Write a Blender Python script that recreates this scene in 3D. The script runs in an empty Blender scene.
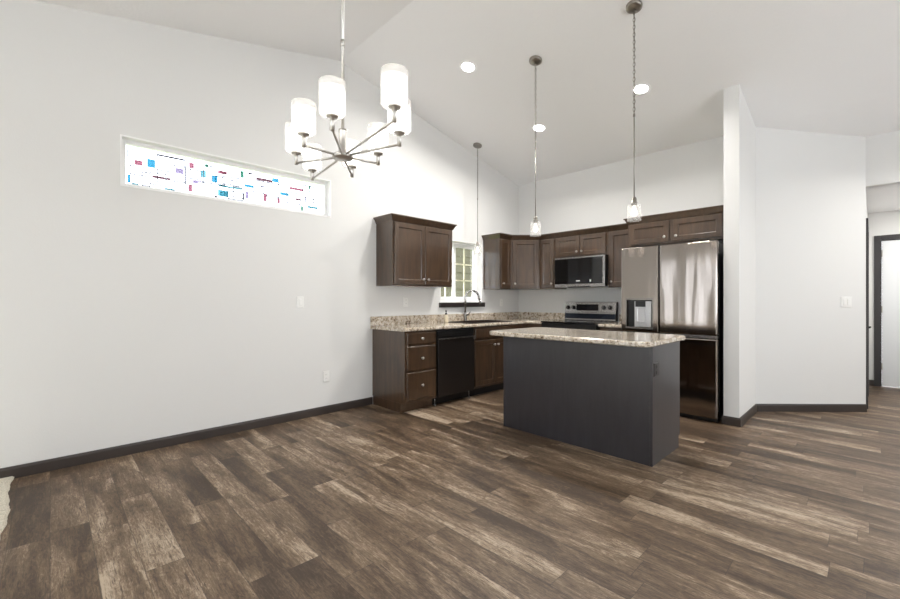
import bpy, bmesh, math, random
from mathutils import Vector, Matrix
random.seed(7)
SC = bpy.context.scene
COL = SC.collection
PI = math.pi

# ------------------------------------------------------------------ camera
F_PX, TH, CAM_H = 411.74, 0.80, 1.208
cam_d = bpy.data.cameras.new('camera'); cam = bpy.data.objects.new('camera', cam_d); COL.objects.link(cam)
cam_d.sensor_fit = 'HORIZONTAL'; cam_d.sensor_width = 36.0; cam_d.lens = F_PX / 900 * 36.0
cam_d.shift_y = 0.685 / 900
cam_d.clip_start = 0.05; cam_d.clip_end = 200
cam.location = (0, 0, CAM_H); cam.rotation_euler = (PI / 2, 0, TH)
SC.camera = cam

# ------------------------------------------------------------------ world and light
SC.view_settings.view_transform = 'Standard'; SC.view_settings.look = 'None'
SC.view_settings.gamma = 1.0; SC.view_settings.use_curve_mapping = False
SC.view_settings.exposure = -0.11
SC.cycles.use_denoising = True
SC.cycles.max_bounces = 10; SC.cycles.diffuse_bounces = 6; SC.cycles.glossy_bounces = 4
SC.cycles.transparent_max_bounces = 16
w = bpy.data.worlds.new('overcast_sky'); SC.world = w; w.use_nodes = True
wn = w.node_tree.nodes; wn['Background'].inputs[0].default_value = (0.88, 0.94, 1.0, 1); wn['Background'].inputs[1].default_value = 5.0

def area(name, loc, rot, sx, sy, power, color=(1, 1, 1), spread=PI, shape='RECTANGLE'):
    l = bpy.data.lights.new(name, 'AREA'); l.shape = shape; l.size = sx; l.size_y = sy
    l.energy = power; l.color = color; l.spread = spread
    o = bpy.data.objects.new(name, l); COL.objects.link(o); o.location = loc; o.rotation_euler = rot
    return o
DAY = (1.0, 0.985, 0.97)
# daylight outside the openings behind and to the right of the camera
UPT = 0.6      # upward tilt added to brighten the vault, in place of ground bounce
COOL = (0.90, 0.95, 1.0)
sl = bpy.data.lights.new('sun', 'SUN'); sl.energy = 32; sl.angle = .02; sl.color = (1, .975, .945)      # added: through the rear panes onto the carpet, bouncing up to the ceiling
so = bpy.data.objects.new('sun', sl); COL.objects.link(so); so.rotation_euler = Vector((-.10, -.66, .745)).to_track_quat('Z', 'Y').to_euler()
for px_, pw_ in ((-3.74, .22), (-3.30, .26), (-2.88, .16)):
    area('daylight_slim_pane', (px_, -3.34, 1.2), (PI / 2, 0, PI), pw_, 2.2, 20, DAY)       # faces +Y
area('daylight_rear_window', (.25, -3.34, 1.40), (PI / 2 + .85, 0, PI), 3.2, 1.3, 250, COOL)
area('daylight_side_window', (3.74, 2.0, 1.40), (PI / 2 + .85, 0, PI / 2), 2.0, 1.3, 75, (.98, .99, 1))       # faces -X
area('daylight_side_window_far', (3.74, 4.3, 1.40), (PI / 2 + UPT, 0, PI / 2), 1.5, 1.3, 20, DAY)

# ------------------------------------------------------------------ materials
def new_mat(name):
    m = bpy.data.materials.new(name); m.use_nodes = True
    return m, m.node_tree, m.node_tree.nodes['Principled BSDF']
def lin(c):
    return tuple(((x / 255) / 12.92 if x / 255 <= .04045 else ((x / 255 + .055) / 1.055) ** 2.4) for x in c) + (1,)
def simple(name, rgb, rough=.5, metal=0., spec=.5, emis=None, estr=0., alpha=1., coat=0., trans=0.):
    m, t, b = new_mat(name)
    b.inputs['Base Color'].default_value = lin(rgb); b.inputs['Roughness'].default_value = rough
    b.inputs['Metallic'].default_value = metal; b.inputs['Specular IOR Level'].default_value = spec
    b.inputs['Coat Weight'].default_value = coat; b.inputs['Coat Roughness'].default_value = .1
    b.inputs['Transmission Weight'].default_value = trans
    if emis: b.inputs['Emission Color'].default_value = lin(emis); b.inputs['Emission Strength'].default_value = estr
    # a very fine variation keeps every surface procedural
    n = t.nodes.new('ShaderNodeTexNoise'); n.inputs['Scale'].default_value = 35; n.inputs['Detail'].default_value = 3
    r = t.nodes.new('ShaderNodeMapRange'); r.inputs['To Min'].default_value = max(0, rough - .04); r.inputs['To Max'].default_value = min(1, rough + .04)
    t.links.new(n.outputs['Fac'], r.inputs['Value']); t.links.new(r.outputs[0], b.inputs['Roughness'])
    return m
def N(t, kind, **kw):
    n = t.nodes.new(kind)
    for k, v in kw.items():
        if k in n.inputs.keys(): n.inputs[k].default_value = v
        else: setattr(n, k, v)
    return n
def math_n(t, op, a, b=None):
    n = t.nodes.new('ShaderNodeMath'); n.operation = op
    for i, v in enumerate((a, b)):
        if v is None: continue
        if isinstance(v, (int, float)): n.inputs[i].default_value = v
        else: t.links.new(v, n.inputs[i])
    return n.outputs[0]
def ramp(t, fac, stops):
    r = t.nodes.new('ShaderNodeValToRGB'); e = r.color_ramp.elements
    e[0].position = stops[0][0]; e[0].color = lin(stops[0][1]); e[1].position = stops[-1][0]; e[1].color = lin(stops[-1][1])
    for p, c in stops[1:-1]:
        x = e.new(p); x.color = lin(c)
    t.links.new(fac, r.inputs['Fac']); return r.outputs['Color']
def bump(t, b, h, strength=.2, dist=.01):
    n = t.nodes.new('ShaderNodeBump'); n.inputs['Strength'].default_value = strength; n.inputs['Distance'].default_value = dist
    t.links.new(h, n.inputs['Height']); t.links.new(n.outputs['Normal'], b.inputs['Normal'])
def position(t):
    return t.nodes.new('ShaderNodeNewGeometry').outputs['Position']

def wall_mat(name, rgb, bscale, bstr):
    m, t, b = new_mat(name)
    b.inputs['Base Color'].default_value = lin(rgb); b.inputs['Roughness'].default_value = .55; b.inputs['Specular IOR Level'].default_value = .25
    n = N(t, 'ShaderNodeTexNoise', Scale=bscale, Detail=3.0); t.links.new(position(t), n.inputs['Vector'])
    bump(t, b, n.outputs['Fac'], bstr, .004)
    return m
M = {}
M['wall'] = wall_mat('wall_paint', (229, 229, 228), 90, .12)
M['ceiling'] = wall_mat('ceiling_paint', (245, 245, 245), 45, .35)
M['white'] = simple('white_vinyl', (250, 250, 250), .35)
M['plate'] = simple('white_plastic', (240, 240, 238), .3)
M['base'] = simple('dark_baseboard', (58, 50, 46), .42)
M['sill'] = simple('dark_sill', (44, 38, 37), .35)
M['black'] = simple('black_plastic', (16, 16, 17), .35)
M['toe_dark'] = simple('black_toe_kick', (20, 17, 16), .6)  # near-black boards under the base cabinets and dishwasher
M['black_glass'] = simple('black_glass', (9, 10, 12), .06, spec=.6)
M['nickel'] = simple('brushed_nickel', (204, 201, 197), .33, .95)
M['pendant_metal'] = simple('satin_nickel', (150, 145, 139), .3, 1.0)
M['chrome'] = simple('chrome', (170, 168, 166), .2, 1.0)
M['steel'] = simple('stainless_steel', (168, 165, 163), .27, 1.0)
M['steel_dark'] = simple('dark_steel', (80, 80, 84), .3, 1.0)
M['door_white'] = simple('white_door_paint', (232, 235, 238), .4)
M['trim_dark'] = simple('dark_casing', (52, 49, 50), .4)
M['cream'] = simple('cream_soap_bottle', (226, 214, 190), .3)
M['siding'] = None

def wood_mat(name, c0, c1, rough=.33):
    m, t, b = new_mat(name)
    mp = N(t, 'ShaderNodeMapping'); mp.inputs['Scale'].default_value = (9, 9, 1.1); t.links.new(position(t), mp.inputs['Vector'])
    n = N(t, 'ShaderNodeTexNoise', Scale=2.2, Detail=6.0, Roughness=.6, Distortion=.6); t.links.new(mp.outputs[0], n.inputs['Vector'])
    n2 = N(t, 'ShaderNodeTexNoise', Scale=2.5, Detail=2.0); t.links.new(position(t), n2.inputs['Vector'])
    f = math_n(t, 'ADD', math_n(t, 'MULTIPLY', n.outputs['Fac'], .6), math_n(t, 'MULTIPLY', n2.outputs['Fac'], .4))
    t.links.new(ramp(t, f, [(.32, c0), (.68, c1)]), b.inputs['Base Color'])
    b.inputs['Roughness'].default_value = rough; b.inputs['Specular IOR Level'].default_value = .5
    b.inputs['Coat Weight'].default_value = .7; b.inputs['Coat Roughness'].default_value = .09
    bump(t, b, n.outputs['Fac'], .05, .002)
    return m
M['wood'] = wood_mat('stained_maple', (50, 35, 24), (84, 63, 45), .34)
M['wood_island'] = wood_mat('stained_island_panel', (42, 41, 46), (53, 52, 57), .3)
M['wood_island'].node_tree.nodes['Principled BSDF'].inputs['Coat Weight'].default_value = .35
M['wood_island'].node_tree.nodes['Principled BSDF'].inputs['Coat Roughness'].default_value = .22

def steel_door():
    m, t, b = new_mat('brushed_stainless_door')
    b.inputs['Base Color'].default_value = lin((152, 144, 138)); b.inputs['Metallic'].default_value = 1; b.inputs['Roughness'].default_value = .11
    mp = N(t, 'ShaderNodeMapping'); mp.inputs['Scale'].default_value = (5, 1, .5); t.links.new(position(t), mp.inputs['Vector'])
    n = N(t, 'ShaderNodeTexNoise', Scale=1.0, Detail=1.5); t.links.new(mp.outputs[0], n.inputs['Vector'])
    bump(t, b, n.outputs['Fac'], .55, .025)
    return m
M['fridge'] = steel_door()

def granite():
    m, t, b = new_mat('speckled_granite_laminate')
    p = position(t)
    n1 = N(t, 'ShaderNodeTexNoise', Scale=24.0, Detail=6.0, Roughness=.7, Distortion=.8); t.links.new(p, n1.inputs['Vector'])
    n2 = N(t, 'ShaderNodeTexNoise', Scale=95.0, Detail=3.0, Roughness=.7); t.links.new(p, n2.inputs['Vector'])
    v = N(t, 'ShaderNodeTexVoronoi', Scale=45.0); t.links.new(p, v.inputs['Vector'])
    f = math_n(t, 'ADD', math_n(t, 'MULTIPLY', n1.outputs['Fac'], .55), math_n(t, 'MULTIPLY', n2.outputs['Fac'], .45))
    c1 = ramp(t, f, [(.37, (56, 44, 35)), (.42, (110, 90, 70)), (.475, (196, 180, 158)), (.55, (226, 217, 204)), (.66, (244, 241, 236))])
    mx = t.nodes.new('ShaderNodeMix'); mx.data_type = 'RGBA'
    g = math_n(t, 'MULTIPLY', math_n(t, 'GREATER_THAN', n2.outputs['Fac'], .58), .5); t.links.new(g, mx.inputs['Factor'])
    t.links.new(c1, mx.inputs['A']); mx.inputs['B'].default_value = lin((120, 112, 104))
    t.links.new(mx.outputs['Result'], b.inputs['Base Color'])
    b.inputs['Roughness'].default_value = .2; b.inputs['Coat Weight'].default_value = .7; b.inputs['Coat Roughness'].default_value = .08
    return m
M['granite'] = granite()

def floor_mat():
    m, t, b = new_mat('vinyl_plank_floor')
    sep = t.nodes.new('ShaderNodeSeparateXYZ'); t.links.new(position(t), sep.inputs[0])
    X, Y = sep.outputs[0], sep.outputs[1]
    W, L = .152, .914
    row = math_n(t, 'FLOOR', math_n(t, 'DIVIDE', Y, W))
    wn1 = N(t, 'ShaderNodeTexWhiteNoise', noise_dimensions='1D'); t.links.new(row, wn1.inputs['W'])
    xs = math_n(t, 'ADD', math_n(t, 'DIVIDE', X, L), math_n(t, 'MULTIPLY', wn1.outputs['Value'], 7.31))
    colm = math_n(t, 'FLOOR', xs)
    idv = t.nodes.new('ShaderNodeCombineXYZ'); t.links.new(row, idv.inputs[0]); t.links.new(colm, idv.inputs[1])
    wn2 = N(t, 'ShaderNodeTexWhiteNoise', noise_dimensions='3D'); t.links.new(idv.outputs[0], wn2.inputs['Vector'])
    fx = math_n(t, 'FRACT', xs); fy = math_n(t, 'FRACT', math_n(t, 'DIVIDE', Y, W))
    # per plank offset of the grain field
    off = t.nodes.new('ShaderNodeVectorMath'); off.operation = 'SCALE'; off.inputs['Scale'].default_value = 40
    t.links.new(wn2.outputs['Color'], off.inputs[0])
    add = t.nodes.new('ShaderNodeVectorMath'); add.operation = 'ADD'
    t.links.new(position(t), add.inputs[0]); t.links.new(off.outputs[0], add.inputs[1])
    def nz(scale, sc, det, rough=.6, dist=0.):
        mp = N(t, 'ShaderNodeMapping'); mp.inputs['Scale'].default_value = scale; t.links.new(add.outputs[0], mp.inputs['Vector'])
        n = N(t, 'ShaderNodeTexNoise', Scale=sc, Detail=det, Roughness=rough, Distortion=dist); t.links.new(mp.outputs[0], n.inputs['Vector'])
        return n.outputs['Fac']
    big = nz((1.5, 7, 1), 1.0, 2, .5, .8)
    streak = nz((2.6, 24, 1), 1.6, 7, .75, 1.2)
    worn = nz((5, 13, 1), 2.4, 7, .75, 2.2)
    pl = wn2.outputs['Value']
    f = math_n(t, 'ADD', math_n(t, 'MULTIPLY', big, 1.0), math_n(t, 'MULTIPLY', streak, .65))
    f = math_n(t, 'ADD', f, math_n(t, 'MULTIPLY', worn, .75))
    fine = nz((6, 70, 1), 2.4, 8, .85, .7)
    f = math_n(t, 'ADD', f, math_n(t, 'MULTIPLY', math_n(t, 'SUBTRACT', fine, .5), .9))
    f = math_n(t, 'ADD', f, math_n(t, 'MULTIPLY', pl, .30))
    f = math_n(t, 'ADD', math_n(t, 'MULTIPLY', math_n(t, 'SUBTRACT', f, 1.37), 1.2), .47)
    c = ramp(t, f, [(.16, (62, 48, 36)), (.36, (93, 75, 58)), (.52, (114, 95, 76)), (.66, (140, 121, 101)), (.84, (184, 166, 145))])
    crk = nz((3.2, 46, 1), 2.6, 8, .8, .9)
    ck = N(t, 'ShaderNodeMapRange'); ck.inputs['From Min'].default_value = .40; ck.inputs['From Max'].default_value = .47
    t.links.new(crk, ck.inputs['Value'])
    cm = t.nodes.new('ShaderNodeMix'); cm.data_type = 'RGBA'; t.links.new(ck.outputs[0], cm.inputs['Factor'])
    cm.inputs['A'].default_value = lin((78, 63, 50)); t.links.new(c, cm.inputs['B']); c = cm.outputs['Result']
    # joints
    ex = math_n(t, 'MINIMUM', fx, math_n(t, 'SUBTRACT', 1., fx)); ey = math_n(t, 'MINIMUM', fy, math_n(t, 'SUBTRACT', 1., fy))
    jx = math_n(t, 'LESS_THAN', math_n(t, 'MULTIPLY', ex, L), .0016); jy = math_n(t, 'LESS_THAN', math_n(t, 'MULTIPLY', ey, W), .0016)
    j = math_n(t, 'MAXIMUM', jx, jy)
    mx = t.nodes.new('ShaderNodeMix'); mx.data_type = 'RGBA'; t.links.new(math_n(t, 'MULTIPLY', j, .55), mx.inputs['Factor'])
    t.links.new(c, mx.inputs['A']); mx.inputs['B'].default_value = lin((48, 40, 34))
    t.links.new(mx.outputs['Result'], b.inputs['Base Color'])
    rr = N(t, 'ShaderNodeMapRange'); rr.inputs['To Min'].default_value = .38; rr.inputs['To Max'].default_value = .55
    t.links.new(streak, rr.inputs['Value']); t.links.new(rr.outputs[0], b.inputs['Roughness'])
    b.inputs['Specular IOR Level'].default_value = .4
    bump(t, b, math_n(t, 'SUBTRACT', streak, math_n(t, 'MULTIPLY', j, 1.)), .12, .002)
    return m
M['floor'] = floor_mat()

def carpet_mat(name, c0, c1):
    m, t, b = new_mat(name)
    n = N(t, 'ShaderNodeTexNoise', Scale=160.0, Detail=4.0); t.links.new(position(t), n.inputs['Vector'])
    t.links.new(ramp(t, n.outputs['Fac'], [(.35, c0), (.65, c1)]), b.inputs['Base Color']); b.inputs['Roughness'].default_value = .95
    bump(t, b, n.outputs['Fac'], 1.0, .01)
    return m
M['carpet'] = carpet_mat('beige_carpet', (196, 186, 168), (240, 234, 218))
M['grass'] = carpet_mat('lawn_grass', (70, 88, 44), (112, 128, 70))

def glass_mat(name, tint=(1, 1, 1), gloss=.08):
    m = bpy.data.materials.new(name); m.use_nodes = True; t = m.node_tree; t.nodes.clear()
    o = t.nodes.new('ShaderNodeOutputMaterial'); tr = t.nodes.new('ShaderNodeBsdfTransparent'); gl = t.nodes.new('ShaderNodeBsdfGlossy')
    tr.inputs[0].default_value = (*tint, 1); gl.inputs['Roughness'].default_value = .03
    fr = t.nodes.new('ShaderNodeLayerWeight'); fr.inputs['Blend'].default_value = .25
    mu = math_n(t, 'ADD', math_n(t, 'MULTIPLY', fr.outputs['Fresnel'], .6), gloss * .3)
    mx = t.nodes.new('ShaderNodeMixShader'); t.links.new(mu, mx.inputs[0]); t.links.new(tr.outputs[0], mx.inputs[1]); t.links.new(gl.outputs[0], mx.inputs[2])
    t.links.new(mx.outputs[0], o.inputs[0]); return m
M['glass'] = glass_mat('window_glass')
def art_glass(name, rgb):
    m = bpy.data.materials.new(name); m.use_nodes = True; t = m.node_tree; t.nodes.clear()
    o = t.nodes.new('ShaderNodeOutputMaterial'); tr = t.nodes.new('ShaderNodeBsdfTransparent'); tl = t.nodes.new('ShaderNodeBsdfTranslucent')
    n = t.nodes.new('ShaderNodeTexNoise'); n.inputs['Scale'].default_value = 60
    c = ramp(t, n.outputs['Fac'], [(.3, (255, 255, 255)), (.7, (255, 255, 255))])
    base = lin(rgb)
    for e_, g_ in zip(c.node.color_ramp.elements, (.85, 1.15)): e_.color = tuple(min(1, math.sqrt(v_ * g_ / 3.0)) for v_ in base[:3]) + (1,)
    t.links.new(c, tr.inputs[0]); t.links.new(c, tl.inputs[0])
    mx = t.nodes.new('ShaderNodeMixShader'); mx.inputs[0].default_value = .06
    t.links.new(tr.outputs[0], mx.inputs[1]); t.links.new(tl.outputs[0], mx.inputs[2]); t.links.new(mx.outputs[0], o.inputs[0]); return m
def shade_glass():
    m, t, b = new_mat('lit_opal_glass')
    b.inputs['Base Color'].default_value = lin((250, 250, 248)); b.inputs['Roughness'].default_value = .4
    b.inputs['Emission Color'].default_value = lin((255, 252, 247)); b.inputs['Emission Strength'].default_value = 1.25
    n = t.nodes.new('ShaderNodeTexNoise'); n.inputs['Scale'].default_value = 5
    r = t.nodes.new('ShaderNodeMapRange'); r.inputs['To Min'].default_value = 2.2; r.inputs['To Max'].default_value = 2.7
    t.links.new(n.outputs['Fac'], r.inputs['Value']); t.links.new(r.outputs[0], b.inputs['Emission Strength'])
    return m
M['opal'] = shade_glass()
M['clear'] = glass_mat('clear_shade_glass', (.985, .99, .99), .1)
def frost(name, k):
    m = bpy.data.materials.new(name); m.use_nodes = True; t = m.node_tree; t.nodes.clear()
    o = t.nodes.new('ShaderNodeOutputMaterial'); tr = t.nodes.new('ShaderNodeBsdfTransparent'); tl = t.nodes.new('ShaderNodeBsdfTranslucent'); df = t.nodes.new('ShaderNodeBsdfDiffuse')
    n = t.nodes.new('ShaderNodeTexNoise'); n.inputs['Scale'].default_value = 80
    c = ramp(t, n.outputs['Fac'], [(.3, (248, 248, 247)), (.7, (254, 254, 253))]); t.links.new(c, tl.inputs[0]); t.links.new(c, df.inputs[0])
    a = t.nodes.new('ShaderNodeMixShader'); t.links.new(tl.outputs[0], a.inputs[1]); t.links.new(df.outputs[0], a.inputs[2])
    x = t.nodes.new('ShaderNodeMixShader'); x.inputs[0].default_value = k; t.links.new(tr.outputs[0], x.inputs[1]); t.links.new(a.outputs[0], x.inputs[2]); t.links.new(x.outputs[0], o.inputs[0]); return m
M['frost'] = frost('frosted_outer_glass', .3); M['frost_light'] = frost('lightly_frosted_glass', .16)
M['bulb'] = simple('lit_bulb', (255, 250, 240), .5, emis=(255, 246, 232), estr=6)
M['bulb_dim'] = simple('pendant_bulb', (255, 250, 240), .5, emis=(255, 246, 236), estr=1.6)
M['lamp_lens'] = simple('lit_lens', (255, 255, 255), .5, emis=(255, 252, 246), estr=14)
def siding():
    m, t, b = new_mat('lap_siding')
    n = N(t, 'ShaderNodeTexNoise', Scale=6.0); t.links.new(position(t), n.inputs['Vector'])
    t.links.new(ramp(t, n.outputs['Fac'], [(.3, (88, 84, 62)), (.7, (94, 90, 68))]), b.inputs['Base Color']); b.inputs['Roughness'].default_value = .7
    return m
M['siding'] = siding(); M['roof'] = simple('roof_shingle', (88, 82, 78), .9)

# ------------------------------------------------------------------ mesh helpers
def box(bm, x0, x1, y0, y1, z0, z1, mi=0, skip=()):
    v = [bm.verts.new(p) for p in ((x0, y0, z0), (x1, y0, z0), (x1, y1, z0), (x0, y1, z0), (x0, y0, z1), (x1, y0, z1), (x1, y1, z1), (x0, y1, z1))]
    for i, f in enumerate(((0, 3, 2, 1), (4, 5, 6, 7), (0, 1, 5, 4), (1, 2, 6, 5), (2, 3, 7, 6), (3, 0, 4, 7))):
        if i in skip: continue
        fc = bm.faces.new([v[k] for k in f]); fc.material_index = mi
def cyl(bm, p0, p1, r0, r1=None, seg=20, caps=True, mi=0):
    r1 = r0 if r1 is None else r1
    p0, p1 = Vector(p0), Vector(p1); d = (p1 - p0).normalized()
    u = d.orthogonal().normalized(); v = d.cross(u)
    a = [bm.verts.new(p0 + (u * math.cos(k * 2 * PI / seg) + v * math.sin(k * 2 * PI / seg)) * r0) for k in range(seg)]
    b = [bm.verts.new(p1 + (u * math.cos(k * 2 * PI / seg) + v * math.sin(k * 2 * PI / seg)) * r1) for k in range(seg)]
    for k in range(seg):
        f = bm.faces.new((a[k], a[(k + 1) % seg], b[(k + 1) % seg], b[k])); f.smooth = True; f.material_index = mi
    if caps:
        bm.faces.new(a[::-1]).material_index = mi; bm.faces.new(b).material_index = mi
def lathe(bm, c, prof, seg=28, axis=(0, 0, 1), closed=False):
    c = Vector(c); d = Vector(axis).normalized(); u = d.orthogonal().normalized(); v = d.cross(u)
    rings = []
    for r, h in prof:
        if r < 1e-6: rings.append([bm.verts.new(c + d * h)])
        else: rings.append([bm.verts.new(c + d * h + (u * math.cos(k * 2 * PI / seg) + v * math.sin(k * 2 * PI / seg)) * r) for k in range(seg)])
    for a, b in zip(rings, rings[1:]):
        for k in range(seg):
            k2 = (k + 1) % seg
            vs = [a[k % len(a)], a[k2 % len(a)], b[k2 % len(b)], b[k % len(b)]]
            vs = [x for i, x in enumerate(vs) if x not in vs[:i]]
            if len(vs) > 2: bm.faces.new(vs).smooth = True
def tube(bm, pts, r, seg=12):
    pts = [Vector(p) for p in pts]; n = None; rings = []
    for i, p in enumerate(pts):
        d = (pts[min(i + 1, len(pts) - 1)] - pts[max(i - 1, 0)]).normalized()
        if n is None: n = d.orthogonal().normalized()
        n = (n - d * n.dot(d)).normalized(); b = d.cross(n)
        rr = r[i] if isinstance(r, (list, tuple)) else r
        rings.append([bm.verts.new(p + (n * math.cos(k * 2 * PI / seg) + b * math.sin(k * 2 * PI / seg)) * rr) for k in range(seg)])
    for a, b in zip(rings, rings[1:]):
        for k in range(seg): bm.faces.new((a[k], a[(k + 1) % seg], b[(k + 1) % seg], b[k])).smooth = True
    bm.faces.new(rings[0][::-1]); bm.faces.new(rings[-1])
def prism(bm, pts, z0, z1, mi=0):
    a = [bm.verts.new((x, y, z0)) for x, y in pts]; b = [bm.verts.new((x, y, z1 if not callable(z1) else z1(x, y))) for x, y in pts]
    n = len(pts); bm.faces.new(a[::-1]).material_index = mi; bm.faces.new(b).material_index = mi
    for k in range(n): bm.faces.new((a[k], a[(k + 1) % n], b[(k + 1) % n], b[k])).material_index = mi
def rings_panel(bm, O, U, Nn, w, h, rings):
    """rectangular relief: each ring is (inset, depth along N)"""
    O, U, Nn = Vector(O), Vector(U).normalized(), Vector(Nn).normalized(); Z = Vector((0, 0, 1)); R = []
    for ins, dep in rings:
        R.append([bm.verts.new(O + U * a + Z * b_ + Nn * dep) for a, b_ in ((ins, ins), (w - ins, ins), (w - ins, h - ins), (ins, h - ins))])
    bm.faces.new(R[0][::-1]); bm.faces.new(R[-1])
    for a, b_ in zip(R, R[1:]):
        for k in range(4): bm.faces.new((a[k], a[(k + 1) % 4], b_[(k + 1) % 4], b_[k]))
def sweep(bm, path, prof, closed=False):
    """profile (outward offset, z) swept along a polyline in plan, mitred; outward = right of travel"""
    P = [Vector((x, y, 0)) for x, y in path]; rings = []
    for i, p in enumerate(P):
        ds = []
        if i > 0: ds.append((P[i] - P[i - 1]).normalized())
        if i < len(P) - 1: ds.append((P[i + 1] - P[i]).normalized())
        ns = [Vector((d.y, -d.x, 0)) for d in ds]; n = sum(ns, Vector()).normalized(); k = 1 / max(.3, n.dot(ns[0]))
        rings.append([bm.verts.new(p + n * (o * k) + Vector((0, 0, z))) for o, z in prof])
    m = len(prof)
    for a, b in zip(rings, rings[1:]):
        for k in range(m): bm.faces.new((a[k], a[(k + 1) % m], b[(k + 1) % m], b[k]))
    bm.faces.new(rings[0][::-1]); bm.faces.new(rings[-1])
def world_loc(o):
    v = Vector(o.location)
    while o.parent: o = o.parent; v += Vector(o.location)
    return v
def obj(name, bm, mats, parent=None, bevel=0, seg=2, origin=None, smooth=False):
    bmesh.ops.recalc_face_normals(bm, faces=bm.faces)
    me = bpy.data.meshes.new(name)
    base = world_loc(parent) if parent else Vector(origin or (0, 0, 0))
    if base.length: bmesh.ops.translate(bm, verts=bm.verts, vec=-base)
    bm.to_mesh(me); bm.free()
    for m in (mats if isinstance(mats, (list, tuple)) else [mats]): me.materials.append(M[m] if isinstance(m, str) else m)
    o = bpy.data.objects.new(name, me); COL.objects.link(o)
    if parent: o.parent = parent
    else: o.location = base
    if bevel:
        md = o.modifiers.new('bevel', 'BEVEL'); md.width = bevel; md.segments = seg; md.limit_method = 'ANGLE'; md.angle_limit = .7
        md.harden_normals = False
    return o
def BM(): return bmesh.new()
def B(*a, **k):
    bm = bmesh.new(); box(bm, *a, **k); return bm
def tag(o, label, cat, group=None, kind=None):
    o['label'] = label; o['category'] = cat
    if group: o['group'] = group
    if kind: o['kind'] = kind
    return o
def thing(name, loc, label, cat, group=None):
    o = bpy.data.objects.new(name, None); COL.objects.link(o); o.location = loc; o.empty_display_size = .1
    return tag(o, label, cat, group)
def struct(name, bm, mats, label, cat, bevel=0):
    o = obj(name, bm, mats, None, bevel); return tag(o, label, cat, kind='structure')
def copy_tree(o, parent=None):
    c = o.copy(); COL.objects.link(c)
    if parent: c.parent = parent
    for ch in list(o.children): copy_tree(ch, c)
    return c

# ------------------------------------------------------------------ dimensions
XL, YB = -4.07, 5.523           # left wall, kitchen wall
YR, XR = -3.0, 3.4              # wall behind the camera, right wall
RY, RZ, SL = 2.276, 3.825, .2268
YH = 6.335                      # hall header plane
HC = 2.44                       # hall ceiling
def ceil_z(y):
    if y <= YB: return RZ - SL * abs(y - RY)
    return RZ - SL * (YB - RY) - .139 * (y - YB)

# ------------------------------------------------------------------ shell
bm = B(XL - .15, XR + .15, YR - .15, 8.6, -.08, 0); struct('floor', bm, 'floor', 'brown vinyl plank floor with worn pale streaks', 'floor')
bm = BM()
ys = [YR - .15, RY, YB, YH + .12]
for y0, y1 in zip(ys, ys[1:]):
    x0, x1 = XL - .15, XR + .15
    za, zb = ceil_z(y0), ceil_z(y1)
    v = [bm.verts.new(p) for p in ((x0, y0, za), (x1, y0, za), (x1, y1, zb), (x0, y1, zb), (x0, y0, za + .12), (x1, y0, za + .12), (x1, y1, zb + .12), (x0, y1, zb + .12))]
    for f in ((0, 3, 2, 1), (4, 5, 6, 7), (0, 1, 5, 4), (1, 2, 6, 5), (2, 3, 7, 6), (3, 0, 4, 7)): bm.faces.new([v[k] for k in f])
struct('ceiling', bm, 'ceiling', 'white vaulted ceiling with a ridge running across the room', 'ceiling')
struct('ceiling_hall', B(-.3, 1.75, YH + .1, 8.6, HC, HC + .1), 'ceiling', 'low flat white ceiling of the hall at the right', 'ceiling')

def wall_strips(axis, at0, at1, strips):
    """strips: (s0, s1, [(z0,z1 or None for roof)]) along the wall"""
    bm = BM()
    for s0, s1, zs in strips:
        cuts = [s0] + [y for y in ((RY, YB) if axis == 'X' else ()) if s0 < y < s1] + [s1]
        for a, b in zip(cuts, cuts[1:]):
            for z0, z1 in zs:
                if axis == 'X':   # wall plane at constant x, runs along y
                    t0 = z1 if z1 is not None else ceil_z(a) + .04; t1 = z1 if z1 is not None else ceil_z(b) + .04
                    v = [bm.verts.new(p) for p in ((at0, a, z0), (at1, a, z0), (at1, b, z0), (at0, b, z0), (at0, a, t0), (at1, a, t0), (at1, b, t1), (at0, b, t1))]
                else:
                    t0 = z1 if z1 is not None else max(ceil_z(at0), ceil_z(at1)) + .04
                    v = [bm.verts.new(p) for p in ((a, at0, z0), (b, at0, z0), (b, at1, z0), (a, at1, z0), (a, at0, t0), (b, at0, t0), (b, at1, t0), (a, at1, t0))]
                for f in ((0, 3, 2, 1), (4, 5, 6, 7), (0, 1, 5, 4), (1, 2, 6, 5), (2, 3, 7, 6), (3, 0, 4, 7)): bm.faces.new([v[k] for k in f])
    return bm
W1 = (.389, 2.169, 2.096, 2.494)       # transom
W2 = (3.765, 4.62, 1.175, 2.045)       # kitchen window
struct('wall_left', wall_strips('X', XL - .15, XL, [(YR - .15, W1[0], [(0, None)]), (W1[0], W1[1], [(0, W1[2]), (W1[3], None)]), (W1[1], W2[0], [(0, None)]),
       (W2[0], W2[1], [(0, W2[2]), (W2[3], None)]), (W2[1], YB + .15, [(0, None)])]), 'wall', 'white painted gable wall with the coloured glass window', 'wall')
struct('wall_back', wall_strips('Y', YB, YB + .15, [(XL - .15, -.9, [(0, None)])]), 'wall', 'white wall behind the range and refrigerator', 'wall')
struct('wall_rear', wall_strips('Y', YR - .15, YR, [(XL, -3.90, [(0, None)]), (-3.90, -2.74, [(0, .05), (2.35, None)]), (-2.74, -1.4, [(0, None)]),
       (-1.4, 1.9, [(0, .7), (2.1, None)]), (1.9, XR, [(0, None)])]), 'wall', 'wall behind the viewer with tall slim panes', 'wall')
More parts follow.
